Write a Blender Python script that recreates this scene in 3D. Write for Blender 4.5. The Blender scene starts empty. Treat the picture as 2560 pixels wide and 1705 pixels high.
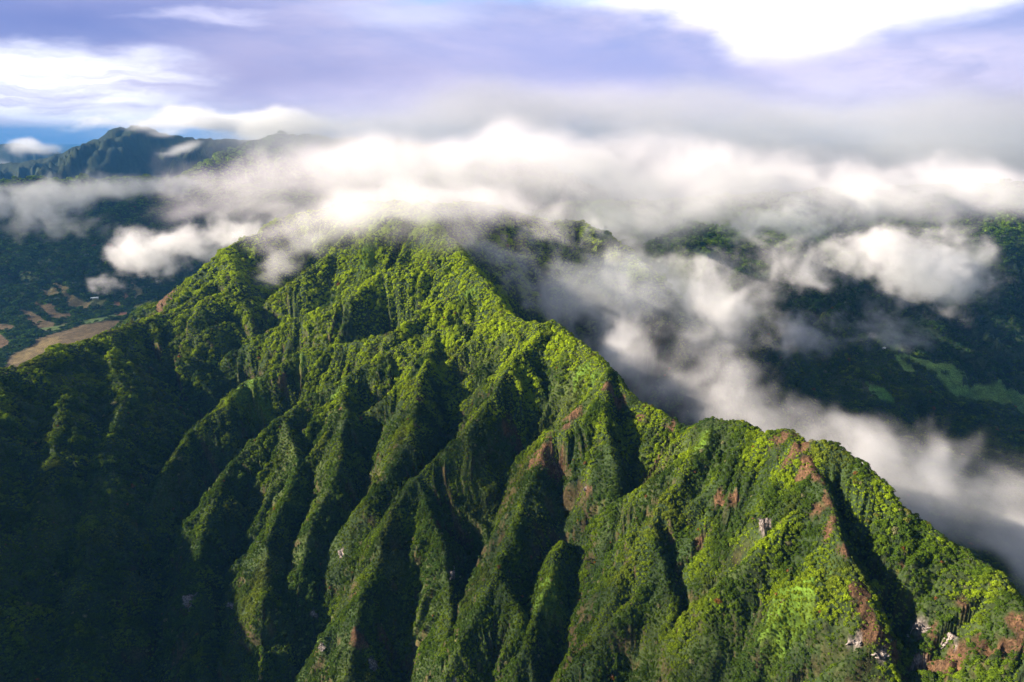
import bpy, math, random
import numpy as np
from mathutils import Vector, Matrix

random.seed(7)
RNG = np.random.default_rng(11)
R = math.radians
scene = bpy.context.scene
C = scene.collection

# ------------------------------------------------------------------ camera
CAM_Z = 700.0
PITCH = R(17.2)
FPX = 667.0            # focal length in pixels of a 1024 px wide picture
cam_d = bpy.data.cameras.new('camera')
cam_d.sensor_width = 36.0
cam_d.lens = 36.0 * FPX / 1024.0
cam_d.clip_start = 1.0
cam_d.clip_end = 120000.0
cam = bpy.data.objects.new('camera', cam_d)
C.objects.link(cam)
cam.location = (0, 0, CAM_Z)
cam.rotation_euler = (R(90) - PITCH, 0, 0)
scene.camera = cam

# ------------------------------------------------------------------ sun direction (towards the sun)
SUN_AZ = R(-94)        # clockwise from the view direction (+Y): the sun stands to the left
SUN_EL = R(22)
SUN_STRENGTH = 5.0
sun_dir = Vector((math.sin(SUN_AZ) * math.cos(SUN_EL), math.cos(SUN_AZ) * math.cos(SUN_EL), math.sin(SUN_EL)))
sun_d = bpy.data.lights.new('sun', 'SUN')
sun_d.energy = SUN_STRENGTH
sun_d.angle = R(0.6)
sun_d.color = (1.0, 0.87, 0.70)
sun = bpy.data.objects.new('sun', sun_d)
C.objects.link(sun)
sun.rotation_euler = sun_dir.to_track_quat('Z', 'Y').to_euler()

# ------------------------------------------------------------------ node helpers
class NT:
    def __init__(s, tree): s.t = tree
    def n(s, kind, **kw):
        nd = s.t.nodes.new(kind)
        for k, v in kw.items():
            setattr(nd, k, v)
        return nd
    def link(s, a, b): s.t.links.new(a, b)
    def put(s, sock, v):
        if hasattr(v, 'is_output'): s.t.links.new(v, sock)
        elif v is not None:
            if hasattr(sock, 'default_value'):
                try: sock.default_value = v
                except Exception: sock.default_value = tuple(v) + (1.0,)
    def math(s, op, a, b=None, c=None, clamp=False):
        nd = s.n('ShaderNodeMath', operation=op, use_clamp=clamp)
        s.put(nd.inputs[0], a); s.put(nd.inputs[1], b)
        if c is not None: s.put(nd.inputs[2], c)
        return nd.outputs[0]
    def vmath(s, op, a, b=None, out=0, scale=None):
        nd = s.n('ShaderNodeVectorMath', operation=op)
        s.put(nd.inputs[0], a); s.put(nd.inputs[1], b)
        if scale is not None: s.put(nd.inputs['Scale'], scale)
        return nd.outputs[out]
    def dot(s, a, b): return s.vmath('DOT_PRODUCT', a, b, out=1)
    def mapr(s, v, a, b, c=0.0, d=1.0, smooth=True):
        nd = s.n('ShaderNodeMapRange')
        nd.interpolation_type = 'SMOOTHSTEP' if smooth else 'LINEAR'
        s.put(nd.inputs[0], v)
        for i, x in enumerate((a, b, c, d)): s.put(nd.inputs[i + 1], x)
        return nd.outputs[0]
    def noise(s, vec, scale, detail=3.0, rough=0.55, dist=0.0, color=False, lac=2.0):
        nd = s.n('ShaderNodeTexNoise')
        s.put(nd.inputs['Vector'], vec)
        nd.inputs['Scale'].default_value = scale
        nd.inputs['Detail'].default_value = detail
        nd.inputs['Roughness'].default_value = rough
        nd.inputs['Distortion'].default_value = dist
        nd.inputs['Lacunarity'].default_value = lac
        return nd.outputs['Color' if color else 0]
    def mix(s, f, a, b, blend='MIX'):
        nd = s.n('ShaderNodeMix', data_type='RGBA', blend_type=blend)
        s.put(nd.inputs[0], f); s.put(nd.inputs[6], a); s.put(nd.inputs[7], b)
        return nd.outputs[2]

def lin(r, g, b):
    f = lambda c: ((c / 255 + 0.055) / 1.055) ** 2.4 if c > 10 else c / 255 / 12.92
    return (f(r), f(g), f(b), 1.0)

# a picture position of the photograph (1024 px wide) turned into a place in the world
def ray(px, py):
    u = (px - 512) / FPX; v = (341 - py) / FPX
    return (u, math.cos(PITCH) + v * math.sin(PITCH), -math.sin(PITCH) + v * math.cos(PITCH))
def PY(px, py, Y):
    d = ray(px, py); t = Y / d[1]
    return (d[0] * t, Y, CAM_Z + d[2] * t)
def PZ(px, py, z):
    d = ray(px, py); t = (z - CAM_Z) / d[2]
    return (d[0] * t, d[1] * t, z)
def PD(px, py):
    return Vector(ray(px, py)).normalized()

# ------------------------------------------------------------------ sky
world = bpy.data.worlds.new('World')
scene.world = world
world.use_nodes = True
w = NT(world.node_tree)
w.t.nodes.clear()
wout = w.n('ShaderNodeOutputWorld'); bg = w.n('ShaderNodeBackground')
w.link(bg.outputs[0], wout.inputs[0])
sky = w.n('ShaderNodeTexSky', sky_type='NISHITA')
sky.sun_disc = False
sky.sun_elevation = SUN_EL
sky.sun_rotation = SUN_AZ
sky.altitude = 700
sky.air_density = 1.2; sky.dust_density = 0.6; sky.ozone_density = 2.0
skyc = w.vmath('SCALE', sky.outputs[0], scale=0.10)
tc = w.n('ShaderNodeTexCoord')
D = w.vmath('NORMALIZE', tc.outputs['Generated'])
# cloud deck seen from just below: stretch the texture along the horizon
sep = w.n('ShaderNodeSeparateXYZ'); w.link(D, sep.inputs[0])
comb = w.n('ShaderNodeCombineXYZ')
w.link(sep.outputs[0], comb.inputs[0]); w.link(sep.outputs[1], comb.inputs[1])
w.put(comb.inputs[2], w.math('MULTIPLY', sep.outputs[2], 3.2))
V = comb.outputs[0]
wob = w.noise(V, 1.6, 4, 0.55, color=True)
wob2 = w.noise(V, 6.0, 5, 0.6, color=True)
wobv = w.vmath('SCALE', w.vmath('SUBTRACT', wob, (0.5, 0.5, 0.5)), scale=0.30)
wobv = w.vmath('ADD', wobv, w.vmath('SCALE', w.vmath('SUBTRACT', wob2, (0.5, 0.5, 0.5)), scale=0.14))
VD = w.vmath('ADD', V, wobv)
def spot(px, py, sx, sy, edge0=0.0, edge1=1.0):
    """soft patch of sky round one direction; sx, sy its half widths in the stretched space"""
    d = PD(px, py)
    q = w.vmath('SUBTRACT', VD, (d.x, d.y, d.z * 3.2))
    q = w.vmath('MULTIPLY', q, (1 / sx, 1 / sx, 1 / (sy * 3.2)))
    l = w.math('SQRT', w.dot(q, q))
    return w.mapr(l, edge0, edge1, 1.0, 0.0)
n1 = w.noise(V, 2.3, 6, 0.6, 0.3)
n2 = w.noise(VD, 5.0, 5, 0.55, 0.2)
base = w.mix(w.mapr(n1, 0.36, 0.66), lin(142, 154, 202), lin(198, 191, 218))
el = w.math('MULTIPLY', sep.outputs[2], 1.0)
# warmer, greyer towards the horizon
base = w.mix(w.mapr(el, -0.02, 0.13, 1.0, 0.0), base, lin(190, 180, 205))
base = w.mix(w.math('MULTIPLY', w.mapr(el, -0.14, -0.02, 1.0, 0.0), 0.5), base, lin(176, 166, 186))
def wash(base, fac, k, col):
    return w.mix(w.math('MULTIPLY', fac, k), base, col)
base = wash(base, spot(90, 14, 0.50, 0.075), 0.9, lin(108, 122, 180))
base = wash(base, spot(300, 80, 0.36, 0.06), 0.8, lin(148, 148, 192))
base = wash(base, spot(560, 90, 0.40, 0.10), 0.6, lin(186, 180, 216))
base = wash(base, spot(650, 60, 0.40, 0.07), 0.4, lin(150, 158, 212))
base = wash(base, spot(500, 112, 0.48, 0.07), 0.9, lin(232, 218, 238))
base = wash(base, spot(900, 140, 0.50, 0.085), 0.85, lin(186, 176, 214))
base = wash(base, spot(545, 0, 0.26, 0.02), 0.8, lin(150, 190, 240))
base = wash(base, spot(10, 132, 0.16, 0.018), 0.5, lin(98, 128, 184))
streak = w.noise(w.vmath('MULTIPLY', VD, (1, 1, 3.0)), 5.0, 5, 0.55, 0.0)
st = w.mapr(streak, 0.28, 0.64)
def glow(fac, k, col):
    global base
    base = w.mix(w.math('MULTIPLY', fac, k, clamp=True), base, col)
glow(w.math('MULTIPLY', spot(30, 68, 0.27, 0.044, 0.2, 1.0), w.math('ADD', w.math('MULTIPLY', st, 0.85), 0.15)), 1.15, (1.25, 1.25, 1.32, 1))
glow(w.math('MULTIPLY', spot(50, 98, 0.28, 0.026, 0.1, 1.0), st), 0.8, (1.2, 1.2, 1.3, 1))
glow(w.math('MULTIPLY', spot(170, 119, 0.30, 0.022, 0.1, 1.0), w.math('ADD', w.math('MULTIPLY', st, 0.4), 0.6)), 1.1, (1.4, 1.35, 1.35, 1))
glow(w.math('MULTIPLY', spot(245, 22, 0.16, 0.012, 0.0, 1.0), st), 0.7, lin(225, 222, 245))
glow(spot(822, 0, 0.16, 0.082, 0.0, 1.0), 1.2, (1.6, 1.52, 1.58, 1))
glow(spot(760, -16, 0.28, 0.050, 0.0, 1.0), 1.0, (1.8, 1.7, 1.8, 1))
glow(spot(965, -14, 0.26, 0.055, 0.0, 1.0), 1.05, (1.8, 1.7, 1.8, 1))
glow(w.math('MULTIPLY', spot(910, 75, 0.26, 0.07, 0.0, 1.0), w.mapr(n2, 0.3, 0.6)), 0.6, lin(235, 225, 245))
glow(spot(450, 20, 0.2, 0.03), 0.5, lin(215, 218, 245))
# the deck is thicker and darker overhead and behind the viewpoint
shade = w.mapr(sep.outputs[1], 0.05, 0.7, 0.45, 1.0)
shade = w.math('MULTIPLY', shade, w.mapr(el, 0.28, 0.7, 1.0, 0.55))
base = w.vmath('SCALE', base, scale=shade)
cover = w.math('MAXIMUM', w.mapr(sep.outputs[1], 0.15, 0.45), w.mapr(n1, 0.44, 0.58))
cover = w.math('MULTIPLY', cover, w.mapr(el, 0.55, 0.8, 1.0, 0.25))
fin = w.mix(cover, skyc, base)
w.link(fin, bg.inputs[0])
bg.inputs[1].default_value = 0.47

scene.view_settings.view_transform = 'Standard'
scene.view_settings.look = 'None'
scene.view_settings.exposure = 1.64
scene.view_settings.gamma = 1.0
cy = scene.cycles
cy.use_denoising = True
cy.max_bounces = 10; cy.diffuse_bounces = 2; cy.glossy_bounces = 1; cy.transmission_bounces = 2
cy.transparent_max_bounces = 8
cy.volume_bounces = 8
cy.volume_step_rate = 1.0
cy.volume_preview_step_rate = 1.0
cy.volume_max_steps = 512
cy.use_adaptive_sampling = True
cy.adaptive_threshold = 0.02

# ------------------------------------------------------------------ noise on arrays
def _hash(ix, iy, seed):
    h = (ix.astype(np.int64) * 374761393 + iy.astype(np.int64) * 668265263 + seed * 974711) & 0x7fffffff
    h = ((h ^ (h >> 13)) * 1274126177) & 0x7fffffff
    return (h ^ (h >> 16)) & 0x7fffffff
def perlin(x, y, seed=0):
    ix = np.floor(x); iy = np.floor(y); fx = x - ix; fy = y - iy
    ix = ix.astype(np.int64); iy = iy.astype(np.int64)
    ux = fx * fx * fx * (fx * (fx * 6 - 15) + 10); uy = fy * fy * fy * (fy * (fy * 6 - 15) + 10)
    def g(jx, jy, dx, dy):
        a = _hash(ix + jx, iy + jy, seed) * (2 * np.pi / 2147483647.0)
        return np.cos(a) * dx + np.sin(a) * dy
    a = g(0, 0, fx, fy); b = g(1, 0, fx - 1, fy); c = g(0, 1, fx, fy - 1); d = g(1, 1, fx - 1, fy - 1)
    return ((a + (b - a) * ux) * (1 - uy) + (c + (d - c) * ux) * uy) * 1.5
def fbm(x, y, lam, octv=4, seed=0, gain=0.5, ridged=False):
    o = np.zeros_like(x); a = 1.0; t = 0
    for i in range(octv):
        n = perlin(x / lam + i * 17.3, y / lam - i * 9.1, seed + i)
        if ridged: n = 1 - 2 * np.abs(n) * 1.2
        o += n * a; t += a; a *= gain; lam *= 0.5
    return o / t
def sstep(a, b, x):
    t = np.clip((x - a) / (b - a), 0, 1); return t * t * (3 - 2 * t)

# ------------------------------------------------------------------ the mountain's crest lines (x, y, height)
# name: (points, slope on the left of travel, slope on the right, flute depth, flute width, zone)
MAIN = [PY(*p) for p in [(420,205,1400),(436,226,1300),(452,240,1224),(470,262,1150),(487,283,1080),(500,309,1000),(530,324,930),(552,322,880),(575,340,820),(600,359,770),(630,393,710),(652,409,680),(687,430,630),(700,424,610),(713,422,590),(733,421,575),(748,426,560),(767,436,540),(775,432,532),(783,431,525),(792,433,516),(804,440,505),(815,440,495),(830,443,485),(865,467,460),(904,507,430),(957,550,400),(1000,578,375),(1024,610,350),(1070,670,315),(1170,790,260),(1400,1000,200)]]
_SP = {
 'A': ([(400,200,550),(340,205,530),(283,217,500),(261,231,480),(228,249,445),(209,264,408),(187,281,362),(159,303,295),(141,309,240),(120,325,170)], 1.1, 1.1, 20, 60),
 'L': ([(228,249,445),(237,281,405),(217,296,380),(204,303,360),(185,313,343),(161,315,344),(139,321,338),(109,331,333),(87,342,328),(61,345,336),(41,356,338),(26,366,338),(0,369,343),(-940,940,345,0),(-1060,820,430,0),(-1180,640,510,0),(-1250,300,520,0),(-1300,-200,500,0)], 0.66, 1.0, 20, 90),  # last points lie out of view on the left, raised to shade the lower left
 'L1': ([(0,369,343),(-20,450,290),(-10,560,225),(10,690,150)], .8, .8, 18, 60),
 'L2': ([(109,331,333),(122,400,285),(95,480,240),(80,580,190),(70,690,135)], .85, .85, 16, 50),
 'L3': ([(61,345,336),(60,420,290),(40,500,245),(30,560,210)], .8, .8, 16, 50),
 'B': ([(420,205,560),(367,239,500),(339,250,470),(304,272,430),(280,291,390),(257,311,350),(235,330,300)], 1.6, 1.6, 9, 28),
 'C': ([(452,240,515),(424,261,480),(383,272,455),(348,300,415),(315,311,390),(293,320,370),(261,335,335),(228,357,290),(205,375,250)], 1.6, 1.6, 9, 28),
 'C1': ([(487,283,467),(430,305,430),(391,333,395),(352,343,370),(304,350,345),(270,370,320),(243,383,300),(226,404,285),(191,430,255),(161,474,222),(145,520,190),(150,570,160)], 1.4, 1.4, 9, 26),
 'D': ([(530,324,439),(478,322,425),(435,330,405),(404,343,385),(370,361,360),(343,378,340),(304,400,310),(283,417,295),(257,439,275),(235,461,255),(213,496,232),(200,540,200),(200,600,165),(205,690,120)], 1.2, 1.2, 9, 24),
 'D2': ([(343,378,340),(345,420,315),(335,470,275),(312,530,232),(300,570,205)], 1.3, 1.3, 8, 20),
 'D3': ([(435,330,405),(420,380,370),(410,430,335),(395,465,305),(372,500,275)], 1.3, 1.3, 8, 20),
 'E': ([(552,322,455),(513,361,420),(487,400,385),(470,430,360),(439,457,330),(417,478,310),(391,513,285),(383,548,260),(357,609,222),(343,690,180)], 1.35, 1.35, 9, 22),
 'F1': ([(609,370,434),(605,405,415),(613,456,380),(622,500,345),(600,560,300),(585,620,255)], 1.5, 1.5, 8, 20),
 'F2': ([(609,370,434),(596,410,410),(552,430,380),(539,461,355),(530,482,340),(517,517,315),(500,570,282),(460,640,240),(440,700,205)], 1.5, 1.5, 8, 20),
 'E2': ([(417,478,310),(442,540,270),(452,610,232),(430,690,190)], 1.35, 1.35, 8, 22),
 'F3': ([(500,570,282),(528,640,245),(535,700,215)], 1.4, 1.4, 8, 22),
 'G3': ([(652,522,360),(672,600,322),(668,700,270)], 1.45, 1.45, 8, 22),
 'D4': ([(283,417,295),(300,470,262),(270,530,225),(262,600,190)], 1.2, 1.2, 8, 24),
 'G': ([(713,422,436),(680,478,395),(652,522,360),(622,578,320),(600,640,280),(590,690,250)], 1.45, 1.45, 9, 26),
 'G1': ([(561,543,300),(540,600,270),(515,680,225)], 1.6, 1.6, 6, 22),
 'G2': ([(713,422,436),(722,490,395),(718,560,350),(700,640,300)], 1.5, 1.5, 8, 26),
 'H': ([(783,431,457),(796,445,456),(813,461,452),(835,522,431),(861,578,408),(885,630,385),(900,700,345)], 1.6, 1.5, 8, 24),
 'I': ([(1000,578,420),(1010,625,400),(985,670,370)], 1.3, 1.3, 6, 24),
}
LINES = [('main', MAIN, 1.9, 1.35, 11, 30)]
# side of travel: MAIN runs towards the camera, so its left hand is the right-hand valley
for k, (pts, kl, kr, fa, fw) in _SP.items():
    LINES.append((k, [PZ(*p) if len(p) == 3 else p[:3] for p in pts], kl, kr, fa, fw))
LINES.append(('back', [PZ(*p) for p in [(420,205,560),(480,203,540),(548,222,480),(583,221,480),(609,239,455),(643,261,420),(678,296,350),(720,340,270),(765,372,210),(800,400,150),(860,425,70)]], 1.0, 1.2, 30, 80))
LINES.append(('right_hills', [PZ(*p) for p in [(560,205,380),(700,200,430),(860,190,450),(1024,185,470),(1400,180,500)]], 0.5, 0.42, 50, 220))
LINES.append(('right_spur', [PZ(*p) for p in [(830,200,430),(830,240,300),(800,290,150),(790,330,50)]], 0.6, 0.6, 20, 120))
LINES.append(('right_spur2', [PZ(*p) for p in [(1000,200,430),(1010,240,310),(1020,285,170)]], 0.5, 0.5, 20, 120))
LINES.append(('hills_near', [PZ(*p) for p in [(-300,225,230),(-60,232,190),(0,236,165),(60,238,160),(100,240,160),(125,232,180),(160,228,190),(190,238,150),(230,250,90)]], 0.35, 0.26, 25, 160))
LINES.append(('hills_spur', [PZ(*p) for p in [(125,232,180),(150,215,240),(185,195,330)]], 0.5, 0.5, 25, 160))
LINES.append(('hills_spur2', [PZ(*p) for p in [(90,238,160),(110,215,250),(160,190,350)]], 0.5, 0.5, 25, 160))
LINES.append(('hills_mid', [PZ(*p) for p in [(-200,180,360),(-50,180,380),(60,180,390),(180,178,400),(230,185,380),(330,200,330),(420,200,300)]], 0.7, 0.7, 55, 240))
LINES.append(('far_a', [PY(px, py, 8500) for px, py in [(-160,165),(-60,166),(20,163),(48,158),(56,153),(64,154),(75,147),(84,147),(92,141),(101,139),(108,133),(116,129),(122,127),(128,130),(134,126),(142,126),(160,132),(200,139),(300,140)]], 0.9, 0.62, 150, 520))
LINES.append(('far_b', [PY(*p) for p in [(172,186,5600),(190,176,5700),(206,163,5900),(222,156,6050),(232,149,6150),(238,148,6200),(243,143,6250),(262,138,6300),(280,134,6300),(300,136,6300),(330,140,6300),(380,142,6300),(500,150,6300)]], 0.8, 0.62, 110, 300))
LINES.append(('far_c', [PY(px, py, 13000) for px, py in [(-200,141),(-60,141),(0,142),(25,145),(60,150),(150,152)]], 0.5, 0.5, 120, 500))

# side ribs: short knife edges leaving every crest, with a gully between each two
_rr = random.Random(23)
RIBS = []
for nm, pts, kl, kr, fa, fw in list(LINES):
    if nm not in _SP and nm not in ('main', 'back'): continue
    if nm in ('G1', 'I'): continue
    big = nm in ('main', 'back', 'A', 'L')
    gap = {'L': 75, 'A': 60, 'back': 80, 'main': 40, 'L1': 50, 'L2': 50, 'L3': 50}.get(nm, 38)
    P = [np.array(p, float) for p in pts]
    for sd, kside in ((1, kl), (-1, kr)):
        s_next = _rr.uniform(10, gap); acc = 0.0
        for a, b in zip(P[:-1], P[1:]):
            L = math.hypot(b[0] - a[0], b[1] - a[1])
            if L < 1: continue
            tx, ty = (b[0] - a[0]) / L, (b[1] - a[1]) / L
            dn = 1.0 if b[2] < a[2] else -1.0
            while s_next < acc + L:
                t = (s_next - acc) / L
                p = a + (b - a) * t
                s_next += gap * _rr.uniform(.55, 1.5)
                if p[1] > 2600 or p[1] < 150: continue
                th = R(_rr.uniform(5, 38)); nx, ny = -ty * sd, tx * sd
                dx, dy = nx * math.cos(th) + tx * dn * math.sin(th), ny * math.cos(th) + ty * dn * math.sin(th)
                ln = gap * _rr.uniform(1.6, 3.0); m = kside * _rr.uniform(.46, .70)
                q = [(p[0], p[1], p[2] - _rr.uniform(0, 3))]
                bend = _rr.uniform(-.25, .25)
                for i in (1, 2, 3):
                    f = ln * i / 3
                    q.append((p[0] + dx * f - dy * f * bend * i / 3, p[1] + dy * f + dx * f * bend * i / 3, q[0][2] - m * f * (1 + .08 * i) + _rr.uniform(-2, 2)))
                RIBS.append(('rib_' + nm, q, 1.35 + .4 * kside, 1.35 + .4 * kside, 4, 13))
LINES = [(n, p, a * (1.12 if n in _SP or n in ('main', 'back') else 1), b * (1.15 if n in _SP or n in ('main', 'back') else 1), c, d) for n, p, a, b, c, d in LINES] + RIBS
print('ribs', len(RIBS))
NEAR = {'main', 'back'} | set(_SP)
def smax(a, b, k):
    h = np.clip(0.5 + 0.5 * (a - b) / k, 0, 1)
    return b + (a - b) * h + k * h * (1 - h)

def height(x, y):
    """terrain height, and which crest line owns each place"""
    x = np.asarray(x, float); y = np.asarray(y, float)
    r = np.hypot(x, y)
    wa = np.clip(r / 1400.0, 0.25, 6.0)
    fw_ = 60 * sstep(2200, 6000, r)
    wx = x + 9 * np.minimum(wa, 1) * perlin(x / 75, y / 75, 1) + 3.0 * perlin(x / 19, y / 19, 2) + fw_ * perlin(x / 420, y / 420, 5)
    wy = y + 9 * np.minimum(wa, 1) * perlin(x / 75, y / 75, 3) + 3.0 * perlin(x / 19, y / 19, 4) + fw_ * perlin(x / 420, y / 420, 6)
    fl = 12 * perlin(x / 420, y / 420, 8) + 5 * fbm(x, y, 120, 3, 9)
    h = np.full_like(x, -60.0); own = np.full(x.shape, -1, np.int32); dist = np.full(x.shape, 1e6)
    for li, (nm, pts, kl, kr, fa, fw) in enumerate(LINES):
        P = np.array(pts)
        best = np.full(x.shape, 1e9); zc = np.zeros_like(x); sc = np.zeros_like(x); sd = np.zeros_like(x)
        s0 = 0.0
        # only look at places this line could reach
        reach = (P[:, 2].max() + 60) / min(kl, kr) * 1.35 + 60
        if nm.startswith('rib'): reach = 95.0
        m = (wx > P[:, 0].min() - reach) & (wx < P[:, 0].max() + reach) & (wy > P[:, 1].min() - reach) & (wy < P[:, 1].max() + reach)
        if not m.any(): continue
        X = wx[m]; Y = wy[m]
        best = np.full(X.shape, 1e18); zc = np.zeros_like(X); sc = np.zeros_like(X); sd = np.zeros_like(X)
        for a, b in zip(P[:-1], P[1:]):
            ex, ey = b[0] - a[0], b[1] - a[1]; L2 = ex * ex + ey * ey + 1e-9; L = math.sqrt(L2)
            t = np.clip(((X - a[0]) * ex + (Y - a[1]) * ey) / L2, 0, 1)
            dx = X - a[0] - t * ex; dy = Y - a[1] - t * ey
            d2 = dx * dx + dy * dy
            u = d2 < best
            best = np.where(u, d2, best); zc = np.where(u, a[2] + t * (b[2] - a[2]), zc)
            sc = np.where(u, s0 + t * L, sc); sd = np.where(u, ex * dy - ey * dx, sd)
            s0 += L
        d = np.sqrt(best)
        side = np.where(sd > 0, kl, kr)
        xm = x[m]; ym = y[m]
        wsoft = 1.6 + 0.02 * np.abs(fw)
        g = side * (np.sqrt(d * d + wsoft * wsoft) - wsoft)
        # slopes ease off lower down
        g = g * (1 - 0.22 * sstep(60, 600, d))
        ph = sc / fw + 0.9 * perlin(xm / (fw * 2.2), ym / (fw * 2.2), 20 + li) + np.where(sd > 0, 0.37, 0.0)
        tri = perlin(ph, d / (fw * 7.0) + li * 3.7, 40 + li)
        tri2 = perlin(ph * 2.1, d / (fw * 5.0) + li, 60 + li)
        tri3 = perlin(ph * 4.7 + 9.0, d / (fw * 2.2) + li, 75 + li)
        am = np.minimum(d * 0.34 * side, fa * 1.35) * (0.75 + 0.5 * perlin(xm / 130, ym / 130, 77 + li))
        am3 = np.minimum(d * 0.2 * side, fa * 0.5)
        fl_h = am * (1.0 - 2.4 * np.abs(tri)) + am * 0.45 * (1 - 2.4 * np.abs(tri2)) + am3 * (1 - 2.4 * np.abs(tri3)) - am * 0.3
        # jagged crest
        zj = zc + (min(fa, 60) * 0.16) * perlin(sc / (fw * 0.55), sc * 0 + li, 80 + li)
        hi = zj - g + fl_h
        cur = h[m]
        k = 5.0 if nm in NEAR else (3.0 if nm.startswith('rib') else 22.0)
        newh = smax(cur, hi, k)
        ow = own[m]; di = dist[m]
        win = hi > cur
        ow = np.where(win, li, ow); di = np.where(win, d, di)
        h[m] = newh; own[m] = ow; dist[m] = di
    k = np.where(r > 2000, 45.0, 30.0)
    under = fl > h
    h = smax(h, fl, k)
    own = np.where(under, -1, own)
    up = sstep(25, 120, h - fl)
    cl = sstep(2, 26, dist)
    h = h + up * cl * (11.0 * fbm(x, y, 110, 3, 30) + 8.0 * fbm(x, y, 32, 3, 31, ridged=True)) + up * (0.35 + 0.65 * cl) * (1.8 * fbm(x, y, 12, 2, 33))
    # basalt ledges: steeper steps low on the near face
    lz = sstep(330, 250, h) * sstep(90, 150, h) * (r < 1100)
    st = 34.0
    zz = h / st + 0.5 * perlin(x / 160, y / 160, 50); fr = zz - np.floor(zz)
    h = h + lz * up * 4.5 * (sstep(0.15, 0.85, fr) - fr)
    h = h + up * sstep(1800, 4000, r) * 16 * fbm(x, y, 210, 4, 35, ridged=True)
    return h, own, dist

# where a line of sight of the photograph meets the terrain
def hits(pix):
    pix = np.array(pix, float)
    u = (pix[:, 0] - 512) / FPX; v = (341 - pix[:, 1]) / FPX
    dx = u; dy = np.cos(PITCH) + v * np.sin(PITCH); dz = -np.sin(PITCH) + v * np.cos(PITCH)
    Ys = np.concatenate([np.arange(200, 1500, 4.0), np.arange(1500, 5000, 14.0)])
    out = np.full((len(pix), 3), np.nan)
    t = Ys[None, :] / dy[:, None]
    X = dx[:, None] * t; Z = CAM_Z + dz[:, None] * t; Yg = np.broadcast_to(Ys[None, :], X.shape)
    H, _, _ = height(X, Yg)
    below = Z < H
    for i in range(len(pix)):
        j = np.argmax(below[i])
        if below[i, j]:
            out[i] = (X[i, j], Ys[j], H[i, j])
    return out

# ------------------------------------------------------------------ terrain sheet (one fan of vertices reaching the horizon)
def rings():
    r = [60.0]
    while r[-1] < 60000:
        q = r[-1]
        if q < 200: st = 20
        elif q < 1500: st = max(1.9, q * 0.0040)
        elif q < 4500: st = q * 0.0050
        elif q < 14500: st = q * 0.0068
        else: st = q * 0.05
        r.append(q + st)
    return np.array(r)
def angles():
    a = list(np.linspace(R(-44), R(44), 1180))
    a += list(np.linspace(R(44), R(360 - 44), 150))[1:-1]
    return np.array(a)
RR = rings(); AA = angles()
NR, NA = len(RR), len(AA)
gx = RR[:, None] * np.sin(AA)[None, :]; gy = RR[:, None] * np.cos(AA)[None, :]
HH, OWN, DIST = height(gx.ravel(), gy.ravel())
HH = HH.reshape(NR, NA); OWN = OWN.reshape(NR, NA); DIST = DIST.reshape(NR, NA)
print('terrain', NR, NA, NR * NA)

# normals for planting
def grid_normals():
    P = np.stack([gx, gy, HH], -1)
    du = np.roll(P, -1, 1) - np.roll(P, 1, 1)
    dv = np.gradient(P, axis=0)
    n = np.cross(du, dv); n /= np.linalg.norm(n, axis=-1, keepdims=True) + 1e-9
    n *= np.sign(n[..., 2:3]); return n
NRM = grid_normals()

# ------------------------------------------------------------------ ground colours (what grows or lies where)
def spots(lst):
    hp = hits([(a[0], a[1]) for a in lst])
    return [(h[0], h[1], h[2], a[2]) for h, a in zip(hp, lst) if np.isfinite(h[0])]
BROWN = spots([(543,456,18),(553,472,12),(509,437,13),(518,448,10),(575,413,10),(609,390,9),(618,402,9),(640,418,7),(566,424,8),(530,462,9),(670,428,7),(783,438,11),(793,455,10),(806,474,9),(817,508,7),(826,532,5),(735,509,6),(717,508,6),(861,595,6),(866,615,7),(875,640,9),(893,655,9),(925,664,9),(955,668,9),(985,660,9),(1005,650,9),(1016,635,7),(935,640,6),(800,450,8),(806,464,8),(814,482,7),(824,502,6),(833,520,5),(846,552,5),(165,297,45),(152,304,30),(587,491,5),(285,378,5),(341,409,4),(439,526,6),(655,470,6),(700,545,6),(360,640,10),(420,400,6),(900,575,5),(960,615,6),(565,420,6)])
PALE = spots([(763,530,5),(918,631,5),(953,643,4),(852,654,3.5),(880,661,4),(915,672,4),(188,603,7),(231,609,4.5),(341,554,4.5),(314,617,4),(323,653,4.5),(374,668,5.5),(452,575,4),(585,493,2.5),(554,468,2),(455,690,3),(500,660,2)])
GRASS = spots([(252,404,26),(240,396,20),(262,412,16),(335,396,12),(345,385,10),(583,374,10),(592,380,10),(557,590,16),(550,610,16),(300,365,12),(368,255,14),(470,290,16),(705,440,10),(800,600,14),(780,620,14)])
def smask(x, y, lst, z=None, edge=0.55):
    m = np.zeros_like(x)
    nz = fbm(x, y, 14, 3, 70); nz2 = fbm(x, y, 5, 2, 71)
    for sx, sy, sz, r in lst:
        k = (np.abs(x - sx) < 2.2 * r) & (np.abs(y - sy) < 2.2 * r)
        if not k.any(): continue
        d = np.hypot(x[k] - sx, y[k] - sy) / r
        if z is not None: d = np.sqrt(d * d + ((z[k] - sz) / (r * 1.3)) ** 2)
        v = sstep(1.15, edge, d + 1.1 * nz[k] + 0.7 * nz2[k])
        m[k] = np.maximum(m[k], v)
    return m
def zpoly(pix, z=10): return np.array([PZ(a, b, z)[:2] for a, b in pix])
def hpoly(pix):
    h = hits(pix); return h[np.isfinite(h[:, 0])][:, :2]
def inpoly(x, y, P):
    c = np.zeros(x.shape, bool); j = len(P) - 1
    for i in range(len(P)):
        xi, yi = P[i]; xj, yj = P[j]
        c ^= ((yi > y) != (yj > y)) & (x < (xj - xi) * (y - yi) / (yj - yi + 1e-12) + xi)
        j = i
    return c
def zz(pts): return zpoly([(a / 11.2, b / 11.2 + 240) for a, b in pts])
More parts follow.
